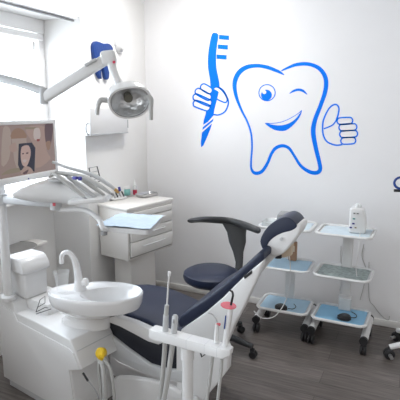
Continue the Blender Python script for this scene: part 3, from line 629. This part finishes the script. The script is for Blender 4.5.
# head: axis towards viewer and downwards
vd=(V((0,0,H))-hd).normalized(); right=V((math.cos(TH),math.sin(TH),0)); 
nz=(vd+right*.12+V((0,0,-.45))).normalized(); xx=(right-nz*right.dot(nz)).normalized(); 
xx=(xx+V((0,0,.06))).normalized(); xx=(xx-nz*xx.dot(nz)).normalized(); yy=nz.cross(xx)
HM=Matrix.Translation(hd)@Matrix((xx,yy,nz)).transposed().to_4x4()
def ell(r,z,dy=0,n=40,up=0):
    P=[]
    for k in range(n):
        a=2*PI*k/n; c_,s_=math.cos(a),math.sin(a)
        x=r*math.copysign(abs(c_)**.85,c_); y=r*.80*math.copysign(abs(s_)**.9,s_)
        P.append(HM@V((x*(1+.10*s_),y+dy,z)))
    return P
b=B(); b.rings([ell(.02,-.10,.02),ell(.05,-.095,.02),ell(.08,-.07,.014),ell(.098,-.03,.006),ell(.104,0),ell(.102,.012),ell(.092,.012),ell(.088,.0)],'white',close_top=False); link('housing',b,t)
b=B(); b.rings([ell(.0935,.004),ell(.085,-.008),ell(.07,-.03),ell(.045,-.048),ell(.02,-.055)],'lens',close_bot=False); link('reflector',b,t)
b=B(); b.lathe([(.0,-.05),(.02,-.048),(.022,-.02),(.02,-.012),(0,-.010)],'bulb',Mx=HM@Matrix.Translation((-.004,.012,0))); b.lathe([(.0965,.0),(.0965,.01),(.088,.012),(.086,.006)],'mid',Mx=HM,sy=.82,n=40,cap=False); link('bulb_shield',b,t)
dome=[]; dc=atD(128,92,2.36)
b=B(); b.tube([atD(111,100,2.36),atD(113,92,2.37),atD(120,88,2.38),atD(130,88,2.38),atD(140,92,2.37),atD(147,98,2.36)],[.016,.024,.028,.028,.024,.014],'white',n=16); link('yoke',b,t)
b=B(); b.tube([atD(113,101,2.31),atD(105,100,2.30),atD(100.5,100.5,2.29),atD(98,106,2.28),atD(97.3,115,2.28)],[.013,.013,.012,.010,.009],'hose',n=12); link('grip',b,t)
b=B(); b.tube([atD(145,98,2.31),atD(149,97,2.30),atD(151,100,2.29),atD(151,108,2.29),atD(151,120,2.29)],[.013,.013,.012,.010,.009],'hose',n=12); link('grip',b,t)
# delivery head
t=thing('delivery_unit','white instrument delivery head on a horizontal arm, hung with grey handpieces','delivery unit',(pq.x,pq.y,1.15))
b=B(); a0=V((pq.x,pq.y,1.185)); e0=atD(54,203.5,2.55); a0.z=e0.z+.005
b.beam(a0,e0,.04,.045,'grey',bev=.012,seg=3); b.lathe([(.036,-.03),(.036,.03)],'grey',Mx=Matrix.Translation(a0)); link('swing_arm',b,t)
b=B(); b.tube([atD(56,197,2.55),atD(56,209.5,2.55)],.031,'grey',n=20,sm=0); jt=link('joint',b,t)
b=B(); b.box(atD(54,203,2.515),(.016,.004,.034),'pink',rot=Euler((0,0,TH)),bev=.001); tag(link('joint_label',b,jt),'pink and white sticker',None)
# body as loft of sections along camera-right direction
secs=[(20,189,196,2.56),(25,186,198,2.56),(36,182.5,200.5,2.56),(50,179,201.5,2.56),(62,178,202,2.56),(74,182,202.5,2.55),(88,187,202.5,2.54),(100,191,201,2.53),(109,193.5,199,2.52)]
rs=[]; 
for x,y0,y1_,d in secs:
    a=atD(x,y0,d); c_=atD(x,y1_,d); mid=(a+c_)/2; hz=(a.z-c_.z)/2; dv=V((-math.sin(TH),math.cos(TH),0))*.10
    rs.append([mid+dv*math.copysign(abs(math.cos(q))**.7,math.cos(q))+V((0,0,hz*math.copysign(abs(math.sin(q))**.7,math.sin(q)))) for q in [2*PI*k/20 for k in range(20)]])
b=B(); b.rings(rs,'white'); link('head_body',b,t)
b=B(); p0=atD(70,201.5,2.40); p1=atD(106,198.5,2.40); b.beam(p0,p1,.10,.022,'white2',bev=.006); b.beam(atD(50,180,2.47),atD(64,180,2.47),.08,.012,'grey'); link('control_rail',b,t)
for k,((xa_,ya_),(xb_,yb_)) in enumerate((((58,176),(84,197)),((68,176.5),(96,197.5)),((78,176),(104,195)),((88,178),(111,193.5)))):
    d=2.40+.03*k
    b=B(); P=[atD(xa_,ya_,d),atD(xa_*.55+xb_*.45,ya_*.55+yb_*.45,d-.01),atD(xb_,yb_,d-.02)]
    b.tube(P,[.012,.013,.0085],'grey' if k%2 else 'hose',n=12,sm=4); b.tube([P[-1],P[-1]+(P[-1]-P[-2])*.2],.0055,'mid',n=8,sm=0)
    hp=link('handpiece',b,t)
    b=B(); b.tube([P[0],atD(xa_-6,ya_-2.5,d+.03),atD(54+k*1.5,174-k*.6,d+.08),atD(50,177,2.56)],.007,'mid' if k%2 else 'hose',n=8,sm=6); link('hose',b,hp)
b=B(); b.tube([atD(53,162,2.55),atD(66,167,2.5),atD(82,171.5,2.48),atD(96,176.5,2.46),atD(108,184,2.44),atD(116,190,2.43)],[.008,.008,.009,.011,.011,.007],'grey',n=12); hp=link('handpiece',b,t)
b=B(); b.tube([atD(115,189.5,2.43),atD(119,192.5,2.425)],.009,'amber',n=10,sm=0); b.tube([atD(119,187,2.42),atD(120,191,2.42)],.007,'purp',n=8,sm=0); tag(link('coupling',b,hp),'brass and indigo tip',None)
b=B(); b.tube([atD(57,173,2.45),atD(70,174,2.42),atD(86,178,2.40),atD(102,187,2.38),atD(110,193,2.38)],[.008,.009,.010,.010,.006],'hose',n=12); link('handpiece',b,t)
b=B(); b.box(atD(75,178,2.34),(.028,.018,.016),'purp',bev=.005); b.box(atD(80,178.5,2.34),(.018,.018,.02),'purp',bev=.005); tag(link('clip',b,t),'small indigo clip',None)
# picture-frame-like dark holder behind the handpieces
q=[atD(x,y,2.62) for x,y in ((89,168),(97,166.5),(101,181),(92,183))]
b=B(); b.tube(q,.0035,'black',n=6,sm=0,closed=True)
for f in (.3,.55,.8): b.tube([q[0].lerp(q[3],f),q[1].lerp(q[2],f)],.0016,'mid',n=5,sm=0)
b.tube([q[2].lerp(q[3],.5),atD(97,190,2.55)],.003,'black',n=6,sm=0)
solo('wire_stand',b,q[3],'small slanted black wire frame standing up behind the handpieces','wire frame')
# bracket tray
TZ=1.08; c1,c2,c3,c4=[atZ(x,y,TZ) for x,y in ((98.5,226.5),(149,230.5),(162,217.5),(120,215.5))]
cent=(c1+c2+c3+c4)/4
t=thing('bracket_tray','white square instrument tray on a curved tubular arm in front of the drawer cabinet','tray',cent)
def quad(k,z,dz=0): 
    P=[c1,c2,c3,c4]; out=[]
    for i,p in enumerate(P):
        a,c_=P[i-1],P[(i+1)%4]; u=(a-p).normalized()*.03; w_=(c_-p).normalized()*.03
        for f in (0,.25,.5,.75,1): out.append(cent+((p+u*(1-f)**2+w_*f**2)-cent)*k+V((0,0,z)))
    return out
b=B(); b.rings([quad(.92,-.030),quad(.98,-.026),quad(1.02,.0),quad(1.0,.002),quad(.97,-.010)],'white'); link('pan',b,t)
b=B(); b.tube([atD(58,209.5,2.55),atD(68,209.5,2.54),atD(78,209.5,2.53),atD(87,211,2.52),atD(94,215,2.50),atD(100,221,2.48),atD(104,229,2.46),cent+V((-.08,-.03,-.03))],.0145,'white2',n=14,sm=6); link('support_arm',b,t)
b=B(); b.lathe([(.018,-.03),(.018,-.048),(.010,-.052)],'mid',Mx=Matrix.Translation(c1+V((.02,.02,0)))); link('knob',b,t)
b=B(); n=12; tt=bmesh.new(); gr=[[None]*n for _ in range(n)]
for i in range(n):
    for j in range(n):
        u=-.03+1.06*i/(n-1); v=-.03+1.05*j/(n-1); p=c1.lerp(c2,u).lerp(c4.lerp(c3,u),v)
        e=min(u,1-u,v,1-v); gr[i][j]=tt.verts.new(p+V((0,0,.0035+random.random()*.006+(.004 if e<.05 else 0))))
for i in range(n-1):
    for j in range(n-1): tt.faces.new((gr[i][j],gr[i+1][j],gr[i+1][j+1],gr[i][j+1]))
r=bmesh.ops.extrude_face_region(tt,geom=list(tt.faces))
for v in [q_ for q_ in r['geom'] if isinstance(q_,bmesh.types.BMVert)]: v.co.z+=.0015
b.merge(tt,None,'paper'); solo('paper_napkin',b,cent+V((0,0,.004)),'light blue paper napkin spread over the bracket tray','napkin',ang=60)
# ------------------------------------------------------------- assistant holder in the foreground
A0=atD(151,333,1.98); A1=atD(229,350,1.80); A1.z=A0.z=.665
A0=atZ(152.5,327,.69); A1=atZ(225.5,346.5,.69)
t=thing('instrument_holder','white instrument holder bar on a round post in the foreground','instrument holder',((A0+A1)/2).xy.to_3d())
b=B(); ax=(A1-A0).normalized(); pr=V((-ax.y,ax.x,0)); L_=(A1-A0).length
prof=[(-.030,-.001),(-.033,-.006),(-.033,-.044),(-.024,-.050),(.022,-.044),(.032,-.012),(.03,-.002),(.022,0)]
rs=[]
for s_,sc in ((0,.9),(.006,1),(L_*.5,1),(L_-.03,1),(L_,.98),(L_+.03,.55)):
    rs.append([A0+ax*s_+pr*(x*sc)+V((0,0,z_*sc)) for x,z_ in prof])
b.rings(rs,'white'); br_b=link('bar',b,t)
for f in (.53,.77,.93):
    b=B(); p=A0+ax*L_*f; b.rings([[p+ax*dx+pr*x*1.006+V((0,0,-.025+(z_+.025)*1.01)) for x,z_ in prof] for dx in (0,.0015)],'grey'); link('seam',b,br_b)
po=A0+ax*L_*.50+V((0,0,-.05))
b=B(); b.tube([po,po+V((0,0,-.06))],.031,'white2',n=20,sm=0); b.tube([po+V((0,0,-.055)),po+V((0,0,-.24)),po+V((0.0,.0,-.30)),po+V((-.03,.05,-.38)),po+V((-.07,.15,-.44)),V((-.98,2.035,.19))],.026,'white2',n=18,sm=4); link('post',b,t)
b=B(); p=A0+ax*L_*.60+pr*.03+V((0,0,-.05)); b.tube([p,p+V((0,0,-.05))+ax*.02,p+V((0,0,-.02))+ax*.05],.004,'black',n=6,sm=0); link('hook',b,t)
# handpieces standing in it
def barpt(f,o=0,z=0): return A0+ax*L_*f+pr*o+V((0,0,z))
p=barpt(.20,.0); d=1.95
t=thing('saliva_ejector','grey suction handpiece with a long thin white tip, leftmost in the holder bar','suction handpiece',p+V((0,0,-.08)))
def colpts(x,ys,f,o=0):
    base=barpt(f,o); dd=-base.x*math.sin(TH)+base.y*math.cos(TH); return [atD(xx,yy,dd) for xx,yy in zip(x,ys)]
P=colpts((165,166,167,168.2,169.3),(340,315,305,285,273),.2)
b=B(); b.tube(P[:2],[.015,.013],'grey',n=14,sm=0); b.tube([P[1],P[2]],[.011,.010],'hose',n=14,sm=0); link('grip',b,t)
b=B(); b.tube([P[2],P[3],P[4]],.0042,'white',n=8,sm=0); e=(P[4]-P[3]).normalized(); b.tube([P[4]-e*.014,P[4]+e*.006],.0075,'white',n=10,sm=0); link('tip',b,t)
def hose(x,ys,f,r=.010,o=0):
    P=colpts(x,ys,f,o); b=B(); b.tube(P,r,'hose',n=12,sm=5); return b
link('hose',hose((165,164.5,163,161,159,162),(338,352,370,390,415,440),.2,.0115),t)
p=barpt(.30,.0)
t=thing('suction_handpiece','short grey suction handpiece beside the leftmost tip','suction handpiece',p+V((0,0,-.08)))
P=colpts((173,174.5,175.2),(342,325,317),.3); b=B(); b.tube([P[0],P[1],P[2],P[2]+V((0,0,.01))],[.014,.0145,.0145,.009],'grey',n=16,sm=0); link('grip',b,t)
b=B(); q=colpts((174.5,),(320,),.3)[0]; b.box(q+V((.003,-.0145,0)),(.008,.004,.02),'mid',bev=.001); link('button',b,t)
link('hose',hose((173,171.5,169,166,163,168),(340,352,370,388,410,440),.3,.0125),t)
p=barpt(.80,.0)
t=thing('air_water_syringe','white air and water syringe with a thin curved nozzle in the holder bar','syringe',p+V((0,0,-.08)))
P=colpts((216,216.5,217.3),(350,335,324),.80); b=B(); b.tube(P,[.012,.010,.009],'white',n=12,sm=0); link('grip',b,t)
Q=colpts((217.5,216,212.5,207.5),(324,319,314.5,312.5),.80); b=B(); b.tube(Q,[.0035,.003,.0028,.0026],'silver',n=8,sm=4); link('nozzle',b,t)
b=B(); b.box(P[2]+V((.006,0,.0)),(.018,.01,.012),'pink',bev=.003); link('button',b,t)
link('hose',hose((213,211.5,209,206.5,204),(352,365,385,402,430),.76,.0085),t)
p=barpt(.93,.0)
t=thing('curing_light','white curing light with a black bent tip and a red shield disc','curing light',p+V((0,0,-.08)))
P=colpts((224.5,226.5,228.5,230.5,231),(350,335,322,310,306),.93); b=B(); b.tube(P,[.012,.0135,.0125,.010,.009],'white',n=14,sm=3); link('grip',b,t)
b=B(); q=colpts((225,),(322,),.93)[0]; b.tube([colpts((225,),(328,),.93)[0]+V((0,-.008,0)),colpts((226.5,),(315,),.93)[0]+V((0,-.008,0))],0.003,'dkblue',n=8,sm=0); link('switch',b,t)
b=B(); q=colpts((228.5,),(305.5,),.93)[0]; b.lathe([(.0,-.0015),(.034,-.0015),(.035,0),(.034,.0015),(0,.0015)],'pink',Mx=Matrix.Translation(q)@Matrix.Rotation(.12,4,'Y'),n=28); link('shield',b,t)
b=B(); b.tube(colpts((231,232,233,232,229.5),(305,300,295,291.5,290.5),.93),[.005,.005,.0048,.0045,.004],'black',n=10,sm=4); link('light_guide',b,t)
link('hose',hose((222,221.5,219.5,217.5,215),(352,365,385,402,430),.90,.0075),t)
# ------------------------------------------------------------- yellow knob suction hoses at the unit nose
q=UF(.745,.13,.425); q=atD(101,353,2.28)
t=thing('suction_hose','grey suction hoses with a yellow cap hanging from the front of the dental unit','suction hose',q)
b=B(); b.lathe([(.0,-.02),(.025,-.02),(.029,-.014),(.029,.01),(.020,.018),(0,.02)],'yellow',Mx=Matrix.Translation(q)@Matrix.Rotation(-.4,4,'X')@Matrix.Rotation(PI/2,4,'X'),n=14); b.box(q+V((.012,-.012,-.012)),(.03,.03,.03),'yellow',rot=Euler((.3,.4,.2)),bev=.006); tag(link('cap',b,t),'yellow plastic cap',None)
b=B(); b.tube([q+V((.004,0,-.015)),q+V((.01,-.005,-.05))],.021,'grey',n=14,sm=0); link('connector',b,t)
b=B(); b.tube([q+V((.004,-.004,-.04)),atD(103.5,372,2.25),atD(105,390,2.24),atD(104,420,2.26),atD(98,435,2.3)],.0125,'hose',n=12); link('hose',b,t)
b=B(); b.tube([q+V((.022,-.004,-.03)),atD(110,368,2.25),atD(113,385,2.24),atD(115,415,2.26),atD(110,436,2.3)],.0085,'hose',n=12); link('hose',b,t)
b=B(); b.tube([q+V((-.01,-.004,-.03)),atD(99,372,2.27),atD(101,395,2.26),atD(100,425,2.28)],.007,'hose',n=10); link('hose',b,t)
b=B(); b.tube([atD(83,373,2.25),atD(88,381,2.22)],.006,'black',n=8,sm=0); b.tube([atD(88,381,2.22),atD(95,390,2.2),atD(99,402,2.2),atD(97,425,2.25)],.0032,'mid',n=8)
solo('drain_cable',b,atD(88,381,2.22),'thin dark cable with a black plug under the front edge of the dental unit','cable')
# ------------------------------------------------------------- light, world, camera
w=bpy.data.worlds.new('daylight'); SC.world=w; w.use_nodes=True; nt=w.node_tree; bg=nt.nodes['Background']; L=nt.links
tc=nt.nodes.new('ShaderNodeTexCoord'); dp_=nt.nodes.new('ShaderNodeVectorMath'); dp_.operation='DOT_PRODUCT'; dp_.inputs[1].default_value=(-1,0,.0)
L.new(tc.outputs['Generated'],dp_.inputs[0]); mr=nt.nodes.new('ShaderNodeMapRange'); mr.inputs[1].default_value=.15; mr.inputs[2].default_value=.6; mr.inputs[3].default_value=.58; mr.inputs[4].default_value=6.5
L.new(dp_.outputs['Value'],mr.inputs[0]); L.new(mr.outputs[0],bg.inputs['Strength'])
mc=nt.nodes.new('ShaderNodeMix'); mc.data_type='RGBA'; mc.inputs['A'].default_value=(1,.965,.93,1); mc.inputs['B'].default_value=(.82,.91,1.0,1)
mr2=nt.nodes.new('ShaderNodeMapRange'); mr2.inputs[1].default_value=.1; mr2.inputs[2].default_value=.5; L.new(dp_.outputs['Value'],mr2.inputs[0]); L.new(mr2.outputs[0],mc.inputs['Factor']); L.new(mc.outputs['Result'],bg.inputs['Color'])
cam=bpy.data.cameras.new('camera'); co=bpy.data.objects.new('camera',cam); COL.objects.link(co); SC.camera=co
co.location=(0,0,H); co.rotation_euler=(PI/2-PT,0,TH); cam.sensor_fit='HORIZONTAL'; cam.sensor_width=36; cam.lens=36*F/400; cam.clip_start=.05
SC.view_settings.view_transform='Standard'; SC.view_settings.look='None'; SC.view_settings.gamma=1; SC.view_settings.use_curve_mapping=False
SC.view_settings.exposure=.36
